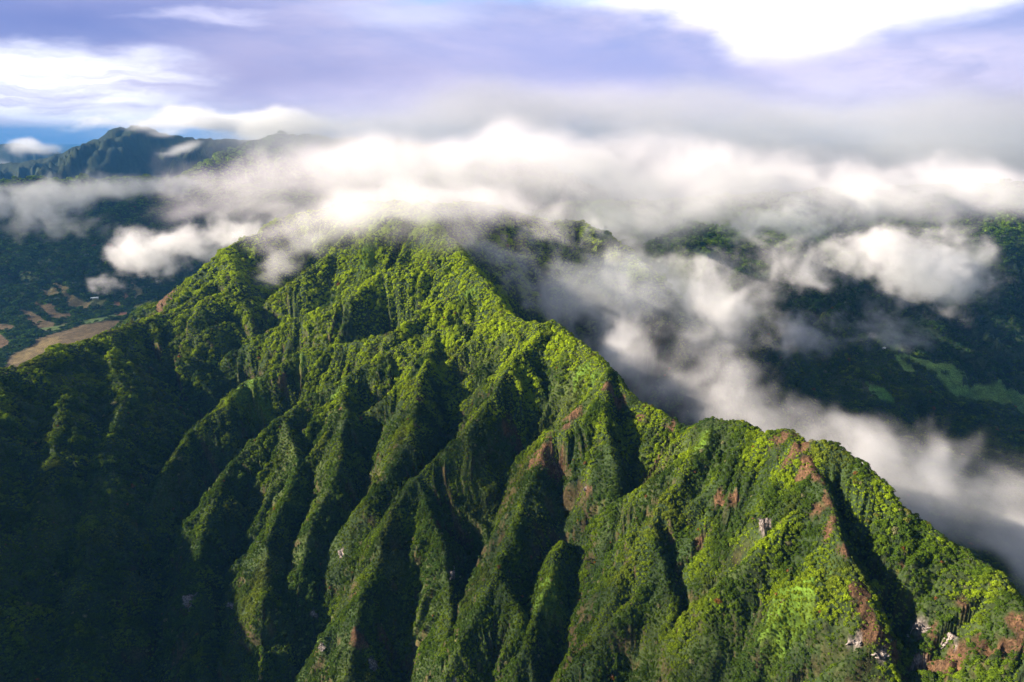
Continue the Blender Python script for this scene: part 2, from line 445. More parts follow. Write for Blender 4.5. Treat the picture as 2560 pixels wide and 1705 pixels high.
FIELDS = [
 (zz([(60,1330),(400,1090),(640,1010),(870,950),(1200,880),(1400,865),(1700,700),(1800,760),(1400,1100),(700,1400),(100,1600)]), (.105,.075,.036)),
 (zz([(170,1240),(330,1130),(640,1060),(700,1100),(350,1290),(100,1400)]), (.15,.11,.045)),
 (zz([(920,870),(1150,830),(1280,780),(1420,755),(1430,800),(1200,870),(960,920)]), (.075,.12,.03)),
 (zz([(1280,780),(1430,755),(1430,800),(1280,810)]), (.17,.08,.045)),
 (zz([(1480,700),(1760,620),(1760,650),(1500,740)]), (.10,.12,.03)),
 (zz([(230,760),(330,780),(610,900),(600,960),(450,1000),(300,850)]), (.10,.072,.034)),
 (zz([(410,690),(560,740),(700,800),(800,780),(800,830),(600,850),(430,740)]), (.10,.07,.034)),
 (zz([(440,960),(600,940),(780,900),(760,935),(560,1000),(440,980)]), (.08,.12,.03)),
 (zz([(670,890),(780,900),(770,940),(680,920)]), (.13,.13,.04)),
 (zz([(0,910),(140,940),(140,980),(0,990),(-400,960),(-300,900)]), (.10,.07,.034)),
 (zz([(0,1020),(110,1090),(90,1160),(0,1190),(-400,1260),(-300,1050)]), (.11,.07,.036)),
 (zz([(700,640),(1010,700),(950,750),(760,740)]), (.12,.095,.04)),
 (zz([(1010,680),(1190,660),(1180,700),(1000,730)]), (.10,.11,.035)),
 (zz([(1280,650),(1360,680),(1350,700),(1270,680)]), (.15,.08,.04)),
 (zz([(1380,590),(1450,600),(1440,630),(1380,620)]), (.15,.08,.04)),
 (zz([(1480,500),(1600,560),(1590,640),(1520,600)]), (.12,.11,.045)),
 (zz([(450,600),(640,620),(690,660),(500,660)]), (.11,.09,.035)),
 (zz([(560,570),(700,640),(800,640),(700,590)]), (.13,.10,.04)),
]
MEADOW = [
 (hpoly([(893,358),(915,359),(960,372),(1000,384),(1060,392),(1060,412),(1000,404),(972,397),(948,389),(925,380),(904,373)]), (.115,.19,.034)),
 (hpoly([(945,394),(985,390),(1060,400),(1060,418),(985,404)]), (.095,.165,.034)),
 (hpoly([(868,383),(885,392),(897,406),(890,410),(872,396)]), (.06,.14,.02)),
]
THICKET = [hpoly([(912,365),(925,368),(938,376),(932,379),(915,372)]), hpoly([(902,362),(912,363),(918,368),(905,366)]), hpoly([(960,378),(985,384),(975,388),(958,384)]), hpoly([(942,371),(950,374),(944,376)])]
def ground(x, y, z, own, dist, slope):
    n = x.size
    col = np.empty((n, 3)); col[:] = (.026, .042, .014)
    a = fbm(x, y, 160, 4, 90)[:, None]; b = fbm(x, y, 24, 3, 91)[:, None]
    col = col + sstep(-.1, .4, a) * (np.array([.052, .070, .018]) - col) * .8
    col = col * (1 + 0.5 * b)
    near = np.hypot(x, y) < 2300
    grass = smask(x, y, GRASS) * near
    col += grass[:, None] * (np.array([.075, .13, .014]) - col)
    rock = smask(x, y, BROWN, z) * near
    steep = sstep(2.7, 4.0, slope + 1.6 * fbm(x, y, 22, 3, 93)) * near
    steep *= sstep(420, 330, z + 60 * fbm(x, y, 60, 2, 94))
    bn = fbm(x, y, 9, 3, 92)[:, None]
    brown = np.array([.085, .047, .025]) * (1 + .55 * bn) + np.array([.03, .02, .012]) * sstep(.1, .5, -bn)
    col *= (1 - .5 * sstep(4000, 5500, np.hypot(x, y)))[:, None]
    rr = np.maximum(rock, steep * .55)[:, None]
    col += rr * (brown - col)
    pale = smask(x, y, PALE, z, .7) * near
    pn = fbm(x, y, 3.4, 2, 95, ridged=True)[:, None]
    col += pale[:, None] * (np.array([.15, .12, .105]) * sstep(-.4, .5, pn) + .03 - col)
    low = (own < 0) | (z < 70)
    open_ = np.zeros(n)
    wob = 14 * perlin(x / 90, y / 90, 97), 14 * perlin(x / 90, y / 90, 98)
    for P, c in FIELDS + MEADOW:
        k = inpoly(x + wob[0], y + wob[1], P) & (z < 220) & (np.hypot(x, y) > 1150)
        col[k] = np.array(c) * (1 + .22 * fbm(x[k], y[k], 40, 3, 96)[:, None]); open_[k] = 1
    for P in THICKET:
        k = inpoly(x + wob[0], y + wob[1], P) & (z < 220)
        col[k] = (.03, .05, .02); open_[k] = 0
    bare = np.maximum.reduce([rr[:, 0], pale, open_])
    return np.clip(col, .004, .8), bare, grass, open_, pale
SLOPE = np.sqrt(np.maximum(1e-9, 1 - NRM[..., 2] ** 2)) / np.maximum(NRM[..., 2], .05)
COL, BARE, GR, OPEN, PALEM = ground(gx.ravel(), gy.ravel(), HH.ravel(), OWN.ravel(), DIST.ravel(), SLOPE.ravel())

def mat_terrain():
    m = bpy.data.materials.new('terrain_vegetation_and_rock'); m.use_nodes = True
    t = NT(m.node_tree); bs = m.node_tree.nodes['Principled BSDF']
    at = t.n('ShaderNodeAttribute', attribute_name='ground'); ba = t.n('ShaderNodeAttribute', attribute_name='bare')
    g = t.n('ShaderNodeNewGeometry')
    P = g.outputs['Position']
    n1 = t.noise(P, 0.35, 5, 0.65); n2 = t.noise(P, 0.045, 6, 0.6)
    tuft = t.n('ShaderNodeTexVoronoi'); t.link(P, tuft.inputs['Vector']); tuft.inputs['Scale'].default_value = 0.13
    k = t.math('MULTIPLY', t.mapr(n1, 0.3, 0.7, 0.55, 1.5), t.mapr(n2, 0.3, 0.7, 0.7, 1.35))
    col = t.vmath('SCALE', at.outputs['Color'], scale=k)
    # runnels and grit down bare earth
    st = t.noise(t.vmath('MULTIPLY', P, (1, 1, 0.22)), 1.1, 5, 0.7)
    col2 = t.vmath('SCALE', col, scale=t.mapr(st, 0.35, 0.65, 0.5, 1.5))
    c = t.mix(ba.outputs['Fac'], col, col2)
    t.link(c, bs.inputs['Base Color'])
    bs.inputs['Roughness'].default_value = 0.95
    bs.inputs['Specular IOR Level'].default_value = 0.12
    bp = t.n('ShaderNodeBump'); bp.inputs['Strength'].default_value = 0.9; bp.inputs['Distance'].default_value = 2.2
    t.link(t.math('ADD', t.math('MULTIPLY', n1, 1.0), t.math('MULTIPLY', tuft.outputs['Distance'], -0.25)), bp.inputs['Height'])
    t.link(bp.outputs[0], bs.inputs['Normal'])
    return m
M_TER = mat_terrain()

def tag(o, label=None, cat=None, group=None, kind=None):
    if label: o['label'] = label
    if cat: o['category'] = cat
    if group: o['group'] = group
    if kind: o['kind'] = kind
    return o

def sheet(name, fmask, label, cat):
    """the faces of the terrain fan picked by fmask become one sheet"""
    ri, ai = np.nonzero(fmask)
    a2 = (ai + 1) % NA
    q = np.stack([ri * NA + ai, ri * NA + a2, (ri + 1) * NA + a2, (ri + 1) * NA + ai], 1)
    used, inv = np.unique(q.ravel(), return_inverse=True)
    vx = np.stack([gx.ravel()[used], gy.ravel()[used], HH.ravel()[used]], 1).astype(np.float32)
    me = bpy.data.meshes.new(name)
    me.vertices.add(len(used)); me.vertices.foreach_set('co', vx.ravel())
    nq = len(q)
    me.loops.add(nq * 4); me.loops.foreach_set('vertex_index', inv.reshape(-1, 4)[:, ::-1].ravel().astype(np.int32))
    me.polygons.add(nq); me.polygons.foreach_set('loop_start', (np.arange(nq) * 4).astype(np.int32))
    me.update(calc_edges=True)
    me.shade_smooth()
    ca = me.attributes.new('ground', 'FLOAT_COLOR', 'POINT')
    cc = np.ones((len(used), 4), np.float32); cc[:, :3] = COL[used]; ca.data.foreach_set('color', cc.ravel())
    fa = me.attributes.new('bare', 'FLOAT', 'POINT'); fa.data.foreach_set('value', BARE[used].astype(np.float32))
    me.materials.append(M_TER)
    o = bpy.data.objects.new(name, me); C.objects.link(o)
    return tag(o, label, cat, kind='structure')

NAMES = [l[0] for l in LINES]
def ids(*n): return [NAMES.index(k) for k in n]
fo = OWN[:-1, :]
near_ids = ids('main', *[k for k in _SP]) + [i for i, n in enumerate(NAMES) if n.startswith('rib') and n != 'rib_back']
m_main = np.isin(fo, near_ids)
m_back = np.isin(fo, ids('back') + [i for i, n in enumerate(NAMES) if n == 'rib_back'])
m_right = np.isin(fo, ids('right_hills', 'right_spur', 'right_spur2'))
m_mid = np.isin(fo, ids('hills_near', 'hills_spur', 'hills_spur2', 'hills_mid'))
m_far = np.isin(fo, ids('far_a', 'far_b', 'far_c'))
m_floor = ~(m_main | m_back | m_right | m_mid | m_far)
m_last = np.zeros_like(fo, bool)
sheet('mountain_ridge', m_main, 'steep green fluted mountain ridge running from the clouded summit down to the right', 'mountain')
sheet('back_ridge_hill', m_back, 'dark ridge standing in cloud just behind the main ridge', 'mountain')
sheet('right_hills', m_right, 'forested hillside rising under cloud beyond the right valley', 'hill')
sheet('left_hills', m_mid, 'low dark green ridges crossing the left valley', 'hill')
sheet('far_mountains', m_far, 'blue jagged mountains on the left horizon', 'mountain')
sheet('valley_ground', m_floor, 'flat valley land with fields and woods on both sides of the ridge', 'ground')
# the ground right below the camera
me = bpy.data.meshes.new('ground_below')
k0 = np.arange(NA)
vs = [(0, 0, float(HH[0].mean()))] + [(gx[0, i], gy[0, i], HH[0, i]) for i in range(NA)]
me.from_pydata(vs, [], [(0, 1 + (i + 1) % NA, 1 + i) for i in range(NA)])
me.materials.append(M_TER)
o = bpy.data.objects.new('ground', me); C.objects.link(o)
tag(o, 'overgrown ground far below the viewpoint', 'ground', kind='structure')

# ------------------------------------------------------------------ foliage
def mat_leaf(name, fixed=None):
    m = bpy.data.materials.new(name); m.use_nodes = True
    t = NT(m.node_tree); t.t.nodes.clear()
    out = t.n('ShaderNodeOutputMaterial')
    if fixed is None:
        at = t.n('ShaderNodeAttribute', attribute_name='tint', attribute_type='INSTANCER').outputs['Color']
    else:
        at = fixed
    g = t.n('ShaderNodeNewGeometry'); tc = t.n('ShaderNodeTexCoord')
    rnd = g.outputs['Random Per Island']
    n = t.noise(tc.outputs['Object'], 1.3, 2, 0.6)
    k = t.math('MULTIPLY', t.mapr(rnd, 0, 1, 0.55, 1.5, False), t.mapr(n, 0.3, 0.7, 0.7, 1.3))
    c = t.vmath('SCALE', at, scale=k)
    c2 = t.mix(t.math('MULTIPLY', rnd, 0.35), c, t.vmath('MULTIPLY', c, (1.5, 1.1, 0.5)))
    d = t.n('ShaderNodeBsdfDiffuse'); t.link(c2, d.inputs[0])
    tr = t.n('ShaderNodeBsdfTranslucent'); t.link(t.vmath('MULTIPLY', c2, (1.25, 1.15, 0.4)), tr.inputs[0])
    mx = t.n('ShaderNodeMixShader'); mx.inputs[0].default_value = 0.34
    t.link(d.outputs[0], mx.inputs[1]); t.link(tr.outputs[0], mx.inputs[2])
    t.link(mx.outputs[0], out.inputs[0])
    return m
M_LEAF = mat_leaf('leaves_of_many_greens')

def crown_mesh(name, seed, nlobe, nleaf, flat, mat, leaf=0.17):
    """unit crown (radius about 1): leaf sprays gathered on several lobes, open between them"""
    rg = np.random.default_rng(seed)
    lobes = []
    for i in range(nlobe):
        a = i * 2.399 + rg.uniform(-.4, .4); rr = math.sqrt((i + .3) / nlobe) * 0.68
        lobes.append((rr * math.cos(a), rr * math.sin(a), (0.55 - 0.55 * rr * rr) * flat + rg.uniform(-.12, .16), rg.uniform(.30, .46)))
    V = []; Fc = []
    for (lx, ly, lz, lr) in lobes:
        for j in range(nleaf // nlobe):
            z = rg.uniform(-.35, 1); a = rg.uniform(0, 2 * math.pi); q = math.sqrt(max(0, 1 - z * z))
            nrm = np.array([q * math.cos(a), q * math.sin(a), z])
            p = np.array([lx, ly, lz]) + nrm * lr * rg.uniform(.72, 1.1) * np.array([1, 1, .8])
            nn = nrm + rg.normal(0, .45, 3) + np.array([0, 0, .35]); nn /= np.linalg.norm(nn)
            u = np.cross(nn, [rg.normal(), rg.normal(), rg.normal()]); u /= np.linalg.norm(u) + 1e-9
            v = np.cross(nn, u); s = leaf * rg.uniform(.6, 1.35)
            b = len(V)
            V += [p - u * s, p - v * s * .75 - nn * s * .2, p + u * s, p + v * s * .75 - nn * s * .2]
            Fc.append((b, b + 1, b + 2, b + 3))
    me = bpy.data.meshes.new(name)
    me.from_pydata([tuple(map(float, p)) for p in V], [], Fc)
    me.materials.append(mat)
    me.update()
    return me

# what colour and size of growth stands where
def plant_colour(x, y, z, gr, rnd):
    n = x.size
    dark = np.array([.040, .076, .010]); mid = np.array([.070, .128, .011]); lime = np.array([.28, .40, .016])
    olive = np.array([.105, .130, .026]); rust = np.array([.17, .085, .03]); blue = np.array([.050, .100, .030]); grey = np.array([.16, .17, .09])
    a = fbm(x, y, 85, 3, 120); b = fbm(x, y, 30, 3, 121); c = fbm(x, y, 55, 3, 122)
    t = np.clip(.5 + 1.0 * a + .7 * b + (rnd[:, 0] - .5) * .3, 0, 1)[:, None]
    col = dark + (mid - dark) * t
    up = sstep(200, 440, z) * (.45 + .55 * sstep(620, 900, y + .4 * x))                      # ferny, yellower growth higher up; sunlit brightness of the far crest painted in
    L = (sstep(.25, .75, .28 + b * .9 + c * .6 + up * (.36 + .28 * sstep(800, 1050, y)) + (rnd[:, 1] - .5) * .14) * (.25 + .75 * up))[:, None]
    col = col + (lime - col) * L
    o = (sstep(.12, .5, c - .2 * b + (rnd[:, 2] - .5) * .18) * .6)[:, None]
    col = col + (olive - col) * o
    bl = (sstep(.15, .45, -c + (rnd[:, 0] - .5) * .2) * .55)[:, None]
    col = col + (blue - col) * bl
    col = col + (np.array([.12, .18, .014]) - col) * (gr[:, None] * .6)
    k = rnd[:, 3] > .997; col[k] = rust
    k = rnd[:, 3] < .008; col[k] = grey
    return col * (.84 + .36 * rnd[:, 1:2])

def scatter(r0, r1, smin, sk, ang, seed):
    """jittered rings of planting places between two distances"""
    rg = np.random.default_rng(seed)
    px, py, ss = [], [], []
    r = r0
    while r < r1:
        s = max(smin, r * sk)
        n = max(1, int(2 * ang * r / s))
        a = (np.arange(n) + rg.uniform(-.55, .55, n)) / n * 2 * ang - ang
        q = r + rg.uniform(-.55, .55, n) * s
        px.append(q * np.sin(a)); py.append(q * np.cos(a)); ss.append(np.full(n, s))
        r += s
    return np.concatenate(px), np.concatenate(py), np.concatenate(ss)

def grid_lookup(x, y, arr):
    r = np.hypot(x, y); a = np.arctan2(x, y)
    i = np.clip(np.searchsorted(RR, r) - 1, 0, NR - 2)
    fi = np.clip((r - RR[i]) / (RR[i + 1] - RR[i]), 0, 1)
    da = AA[1] - AA[0]
    f = np.clip((a - AA[0]) / da, 0, 1178.999); j = f.astype(int); fj = f - j
    if arr.ndim == 3: fi = fi[:, None]; fj = fj[:, None]
    return (arr[i, j] * (1 - fi) + arr[i + 1, j] * fi) * (1 - fj) + (arr[i, j + 1] * (1 - fi) + arr[i + 1, j + 1] * fi) * fj

BAREg = BARE.reshape(NR, NA); GRg = GR.reshape(NR, NA); OPENg = OPEN.reshape(NR, NA); PALEg = PALEM.reshape(NR, NA)
def canopy_points(r0, r1, smin, sk, seed, steep_extra=True):
    x, y, s = scatter(r0, r1, smin, sk, R(43.4), seed)
    if steep_extra:                       # more on steep ground, where a plan metre carries more surface
        x2, y2, s2 = scatter(r0, r1, smin, sk, R(43.4), seed + 1)
        nz = grid_lookup(x2, y2, NRM)[:, 2]
        k = np.random.default_rng(seed + 2).uniform(0, 1, x2.size) < np.clip(1 / np.maximum(nz, .3) - 1, 0, 1)
        x = np.concatenate([x, x2[k]]); y = np.concatenate([y, y2[k]]); s = np.concatenate([s, s2[k]])
    N = grid_lookup(x, y, NRM); N /= np.linalg.norm(N, axis=1, keepdims=True)
    z = grid_lookup(x, y, HH)
    view = np.stack([-x, -y, CAM_Z - z], 1); view /= np.linalg.norm(view, axis=1, keepdims=True)
    face = (N * view).sum(1)
    bare = grid_lookup(x, y, BAREg); op = grid_lookup(x, y, OPENg); pa = grid_lookup(x, y, PALEg)
    rg = np.random.default_rng(seed + 3)
    u = rg.uniform(0, 1, x.size)
    keep = (face > -.32) & (u > bare * .62) & (op < .3) & (pa < .35)
    x, y, z, s, N, bare = x[keep], y[keep], z[keep], s[keep], N[keep], bare[keep]
    rnd = rg.uniform(0, 1, (x.size, 6))
    gr = grid_lookup(x, y, GRg)
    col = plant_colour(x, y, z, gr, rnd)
    patch = fbm(x, y, 38, 3, 140)
    size = s * (.52 + .85 * rnd[:, 4] ** 3 + .0) * (.62 + .62 * sstep(-.28, .32, patch)) * (1 - .35 * gr) * (1 - .55 * bare)
    size = np.where(rnd[:, 5] > .975, size * 1.5, size)
    up = N * .62 + np.array([0, 0, .38]); up /= np.linalg.norm(up, axis=1, keepdims=True)
    return x, y, z, size, up, col, rnd

def gn_forest(name, pts, protos, pick, label, cat):
    x, y, z, size, up, col, rnd = pts
    n = x.size
    me = bpy.data.meshes.new(name)
    me.vertices.add(n)
    co = np.stack([x, y, z + size * .10], 1)
    me.vertices.foreach_set('co', co.astype(np.float32).ravel())
    def at(nm, typ, arr, key):
        a = me.attributes.new(nm, typ, 'POINT'); a.data.foreach_set(key, np.ascontiguousarray(arr, np.float32 if typ != 'INT' else np.int32).ravel())
    at('tint', 'FLOAT_COLOR', np.concatenate([col, np.ones((n, 1))], 1), 'color')
    at('size', 'FLOAT', size, 'value')
    at('pick', 'INT', pick, 'value')
    at('spin', 'FLOAT', rnd[:, 0] * 6.283, 'value')
    at('updir', 'FLOAT_VECTOR', up, 'vector')
    o = bpy.data.objects.new(name, me); C.objects.link(o)
    ng = bpy.data.node_groups.new(name, 'GeometryNodeTree')
    ng.interface.new_socket('Geometry', in_out='INPUT', socket_type='NodeSocketGeometry')
    ng.interface.new_socket('Geometry', in_out='OUTPUT', socket_type='NodeSocketGeometry')
    t = NT(ng)
    gi = t.n('NodeGroupInput'); go = t.n('NodeGroupOutput')
    def named(nm, typ):
        a = t.n('GeometryNodeInputNamedAttribute', data_type=typ); a.inputs['Name'].default_value = nm
        return a.outputs[0]
    mp = t.n('GeometryNodeMeshToPoints'); t.link(gi.outputs[0], mp.inputs[0])
    gs = t.n('GeometryNodeGeometryToInstance')
    for p in reversed(protos):
        oi = t.n('GeometryNodeObjectInfo', transform_space='ORIGINAL')
        oi.inputs['Object'].default_value = p; oi.inputs['As Instance'].default_value = False
        t.link(oi.outputs['Geometry'], gs.inputs[0])
    ip = t.n('GeometryNodeInstanceOnPoints')
    t.link(mp.outputs[0], ip.inputs['Points']); t.link(gs.outputs[0], ip.inputs['Instance'])
    ip.inputs['Pick Instance'].default_value = True
    t.link(named('pick', 'INT'), ip.inputs['Instance Index'])
    al = t.n('FunctionNodeAlignRotationToVector', axis='Z'); t.link(named('updir', 'FLOAT_VECTOR'), al.inputs['Vector'])
    ro = t.n('FunctionNodeRotateRotation', rotation_space='LOCAL')
    aa = t.n('FunctionNodeAxisAngleToRotation'); aa.inputs['Axis'].default_value = (0, 0, 1)
    t.link(named('spin', 'FLOAT'), aa.inputs['Angle'])
    t.link(al.outputs[0], ro.inputs[0]); t.link(aa.outputs[0], ro.inputs[1])
    t.link(ro.outputs[0], ip.inputs['Rotation'])
    t.link(named('size', 'FLOAT'), ip.inputs['Scale'])
    t.link(ip.outputs[0], go.inputs[0])
    md = o.modifiers.new('planting', 'NODES'); md.node_group = ng
    return tag(o, label, cat, kind='stuff')

def proto(name, me):
    return bpy.data.objects.new(name, me)      # only a shape source: not linked to the scene
NEARP = [proto('canopy_shape', crown_mesh('canopy_shape', 100 + i, (5, 7, 6, 8, 1, 4)[i], (230, 260, 230, 270, 90, 190)[i], (.9, .7, 1.1, .8, 1.0, 1.3)[i], M_LEAF, .14)) for i in range(6)]
FARP = [proto('wood_shape', crown_mesh('wood_shape', 200 + i, 5, 60, .9, M_LEAF, .26)) for i in range(4)]
PN = canopy_points(250, 2150, 2.05, .0031, 500)
PF = canopy_points(2150, 6600, 5, .0035, 600, False)
print('canopy', PN[0].size, PF[0].size)
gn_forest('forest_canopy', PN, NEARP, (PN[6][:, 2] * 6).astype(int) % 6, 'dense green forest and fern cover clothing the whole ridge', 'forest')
PF = PF[:5] + (PF[5] * np.array([.50, .62, .85]),) + PF[6:]  # distance haze painted into the leaf tint: darker and bluer
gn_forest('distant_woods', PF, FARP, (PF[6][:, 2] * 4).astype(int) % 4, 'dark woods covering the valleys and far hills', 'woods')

# ------------------------------------------------------------------ trees one can tell apart
def trunk_mesh(name, seed, mat, tall=1.0):
    """tapered trunk with a few limbs, one mesh; crown radius 1 sits round z = 0.75"""
    rg = np.random.default_rng(seed)
    V = []; Fc = []
    def limb(p0, p1, r0, r1, bend):
        p0 = np.array(p0, float); p1 = np.array(p1, float); n = 6; k = 7; prev = None
        side = np.cross(p1 - p0, [0.3, 0.5, 0.1]); side /= np.linalg.norm(side) + 1e-9
        for i in range(n + 1):
            t = i / n; c = p0 + (p1 - p0) * t + side * bend * math.sin(math.pi * t); r = r0 + (r1 - r0) * t
            ax = (p1 - p0) / np.linalg.norm(p1 - p0); u = np.cross(ax, [1, .2, 0]); u /= np.linalg.norm(u); v = np.cross(ax, u)
            b = len(V)
            for j in range(k):
                a = 2 * math.pi * j / k; V.append(tuple(c + (u * math.cos(a) + v * math.sin(a)) * r))
            if prev is not None:
                for j in range(k): Fc.append((prev + j, prev + (j + 1) % k, b + (j + 1) % k, b + j))
            prev = b
    limb((0, 0, -1.5), (.05, .03, .35 * tall), .10, .065, .05)
    for i in range(5):
        a = i * 1.26 + rg.uniform(-.3, .3); q = rg.uniform(.45, .72)
        limb((.05, .03, (.1 + .05 * i) * tall), (q * math.cos(a), q * math.sin(a), rg.uniform(.5, .85)), .05, .015, .06)
    me = bpy.data.meshes.new(name); me.from_pydata([tuple(map(float, p)) for p in V], [], Fc); me.materials.append(mat); me.shade_smooth()
    return me
def flat_mat(name, col, rough=.9, nscale=1.0, var=.5):
    m = bpy.data.materials.new(name); m.use_nodes = True
    t = NT(m.node_tree); bs = m.node_tree.nodes['Principled BSDF']
    tc = t.n('ShaderNodeTexCoord'); n = t.noise(tc.outputs['Object'], nscale, 5, .65)
    t.link(t.vmath('SCALE', col[:3], scale=t.mapr(n, .3, .7, 1 - var, 1 + var)), bs.inputs['Base Color'])
    bs.inputs['Roughness'].default_value = rough; bs.inputs['Specular IOR Level'].default_value = .2
    return m
M_BARK = flat_mat('grey_bark', (.16, .13, .10), nscale=6)
TINTS = {'dark': (.042, .085, .014), 'mid': (.075, .125, .016), 'lime': (.24, .29, .018), 'olive': (.12, .135, .025), 'pale': (.16, .24, .07), 'grey': (.17, .19, .11), 'bright': (.09, .20, .03)}
_tm = {}
def tree_meshes(kind, shape):
    if (kind, shape) not in _tm:
        if ('m', kind) not in _tm: _tm['m', kind] = mat_leaf(kind + '_leaves', TINTS[kind])
        nl, nf, fl, lf = [(7, 420, .9, .105), (9, 480, .7, .10), (5, 330, 1.3, .115), (11, 460, .35, .09)][shape]
        cr = crown_mesh('crown', 300 + shape, nl, nf, fl, _tm['m', kind], lf)
        if ('t', shape) not in _tm: _tm['t', shape] = trunk_mesh('trunk', 400 + shape, M_BARK)
        _tm[kind, shape] = (cr, _tm['t', shape])
    return _tm[kind, shape]
def tree(x, y, z, size, kind, shape, label, group=None, name='broadleaf_tree', cat='tree', lean=(0, 0)):
    cr, tr = tree_meshes(kind, shape)
    e = bpy.data.objects.new(name, None); C.objects.link(e)
    e.empty_display_size = .5
    e.location = (x, y, z); e.rotation_euler = (lean[0], lean[1], random.uniform(0, 6.28)); e.scale = (size, size, size * random.uniform(.9, 1.15))
    tag(e, label, cat, group)
    for nm, me in (('crown', cr), ('trunk', tr)):
        o = bpy.data.objects.new(nm, me); C.objects.link(o); o.parent = e
        o.location = (0, 0, .28)
    return e
def trees_at(pix, sizes, kinds, shapes, label, group=None, name='broadleaf_tree', cat='tree', labels=None):
    for i, (h, p) in enumerate(zip(hits(pix), pix)):
        if not np.isfinite(h[0]): continue
        kd = random.choice(kinds); lb = label if len(pix) == 1 else (labels[i] if labels else KW[kd] + ' tree, ' + nth(i) + ' ' + label)
        tree(h[0], h[1], h[2], random.uniform(*sizes), kd, random.choice(shapes), lb, group, name, cat)
ORD = 'first second third fourth fifth sixth seventh eighth ninth tenth eleventh twelfth thirteenth fourteenth fifteenth sixteenth seventeenth eighteenth nineteenth twentieth'.split()
def nth(i): return ORD[i] if i < 20 else 'twenty ' + ORD[i - 20]
KW = {'dark': 'dark green', 'mid': 'mid green', 'lime': 'yellow green', 'olive': 'olive green', 'pale': 'pale green', 'grey': 'grey green', 'bright': 'bright green'}
def along(line, i0, i1, n, off=0.0, jit=1.5, sizes=(2.0, 3.0), kinds=('mid',), shapes=(0, 1, 2), label='', group=None):
    """trees standing along a stretch of crest"""
    P = np.array(dict((l[0], l[1]) for l in LINES)[line])[i0:i1 + 1]
    seg = np.hypot(*(P[1:, :2] - P[:-1, :2]).T); cum = np.concatenate([[0], np.cumsum(seg)])
    for i, q in enumerate(np.linspace(0, cum[-1], n)):
        q = min(cum[-1], max(0, q + random.uniform(-.35, .35) * cum[-1] / n))
        x = float(np.interp(q, cum, P[:, 0])) + random.uniform(-jit, jit) + off; y = float(np.interp(q, cum, P[:, 1])) + random.uniform(-jit, jit)
        z = float(height(np.array([x]), np.array([y]))[0][0])
        kd = random.choice(kinds)
        tree(x, y, z, random.uniform(*sizes), kd, random.choice(shapes), KW[kd] + ' tree, ' + nth(i) + ' ' + label, group)
along('main', 23, 27, 26, 1.5, 1.5, (1.8, 2.9), ('dark', 'mid', 'mid', 'olive'), (0, 1, 2), 'down the skyline from the brown summit to the right edge', 'skyline trees right of the brown summit')
along('main', 13, 16, 14, 1.0, 1.5, (1.7, 2.6), ('mid', 'lime', 'mid'), (0, 1), 'from the left over the rounded knoll beside the brown summit', 'trees on the green knoll')
along('main', 5, 11, 20, 1.5, 2.0, (1.9, 3.0), ('mid', 'lime', 'dark', 'olive'), (0, 1, 2), 'down the jagged middle crest towards the rounded knoll', 'trees on the middle crest')
along('main', 20, 22, 7, 2.0, 1.0, (1.2, 1.9), ('olive', 'mid'), (0, 1), 'from the left on top of the bare brown summit', 'scrub on the brown summit')
_L = [l[0] for l in LINES].index('L')
along('L', 4, 12, 26, 0.0, 3.0, (3.2, 5.2), ('lime', 'lime', 'olive', 'mid'), (0, 1, 2), 'from the right along the left crest above the fields', 'trees along the left ridge crest')
trees_at([(282, 598), (286, 606), (290, 613), (279, 616), (276, 628), (324, 632), (284, 636), (308, 637), (301, 642), (321, 646), (305, 650), (299, 657)], (2.6, 3.8), ('pale',), (0, 2, 3), 'from the top in the dark gulch at the bottom left', 'pale trees in the dark gulch')
trees_at([(142, 343)], (6.5, 6.5), ('bright',), (3,), 'wide flat crowned bright green tree just below the left ridge crest')
trees_at([(448, 438)], (5.0, 5.0), ('grey',), (3,), 'spreading pale grey green tree in the gully at the middle of the ridge face')
trees_at([(578, 530)], (2.6, 2.6), ('grey',), (0,), 'small whitish flowering tree in a gully below the brown cliff patch')
trees_at([(650, 528)], (2.4, 2.4), ('grey',), (1,), 'small whitish tree on the rib left of the pale rock scar')
rngs = np.random.default_rng(5)
fl_pix = [(float(a), float(b)) for a, b in zip(rngs.uniform(845, 985, 60), rngs.uniform(470, 620, 60))]
fl_pix = [p for p in fl_pix if p[1] > 462 + (p[0] - 845) * .75 and p[1] < 560 + (p[0] - 845) * .55][:24]; fl_pix.sort()
trees_at(fl_pix, (2.0, 3.1), ('dark', 'mid', 'olive', 'dark'), (0, 1, 2), 'from the left on the wooded right flank below the skyline', 'trees on the wooded right flank')
trees_at([(873, 396), (962, 378), (985, 387), (1009, 388)], (6, 8), ('dark',), (0, 1), 'from the left in the green meadow of the right valley', 'lone trees in the meadow')
trees_at([(40, 324), (50, 331), (60, 323), (97, 323), (118, 316)], (8, 11), ('dark',), (0, 1), 'from the left among the brown fields of the left valley', 'lone trees among the fields')

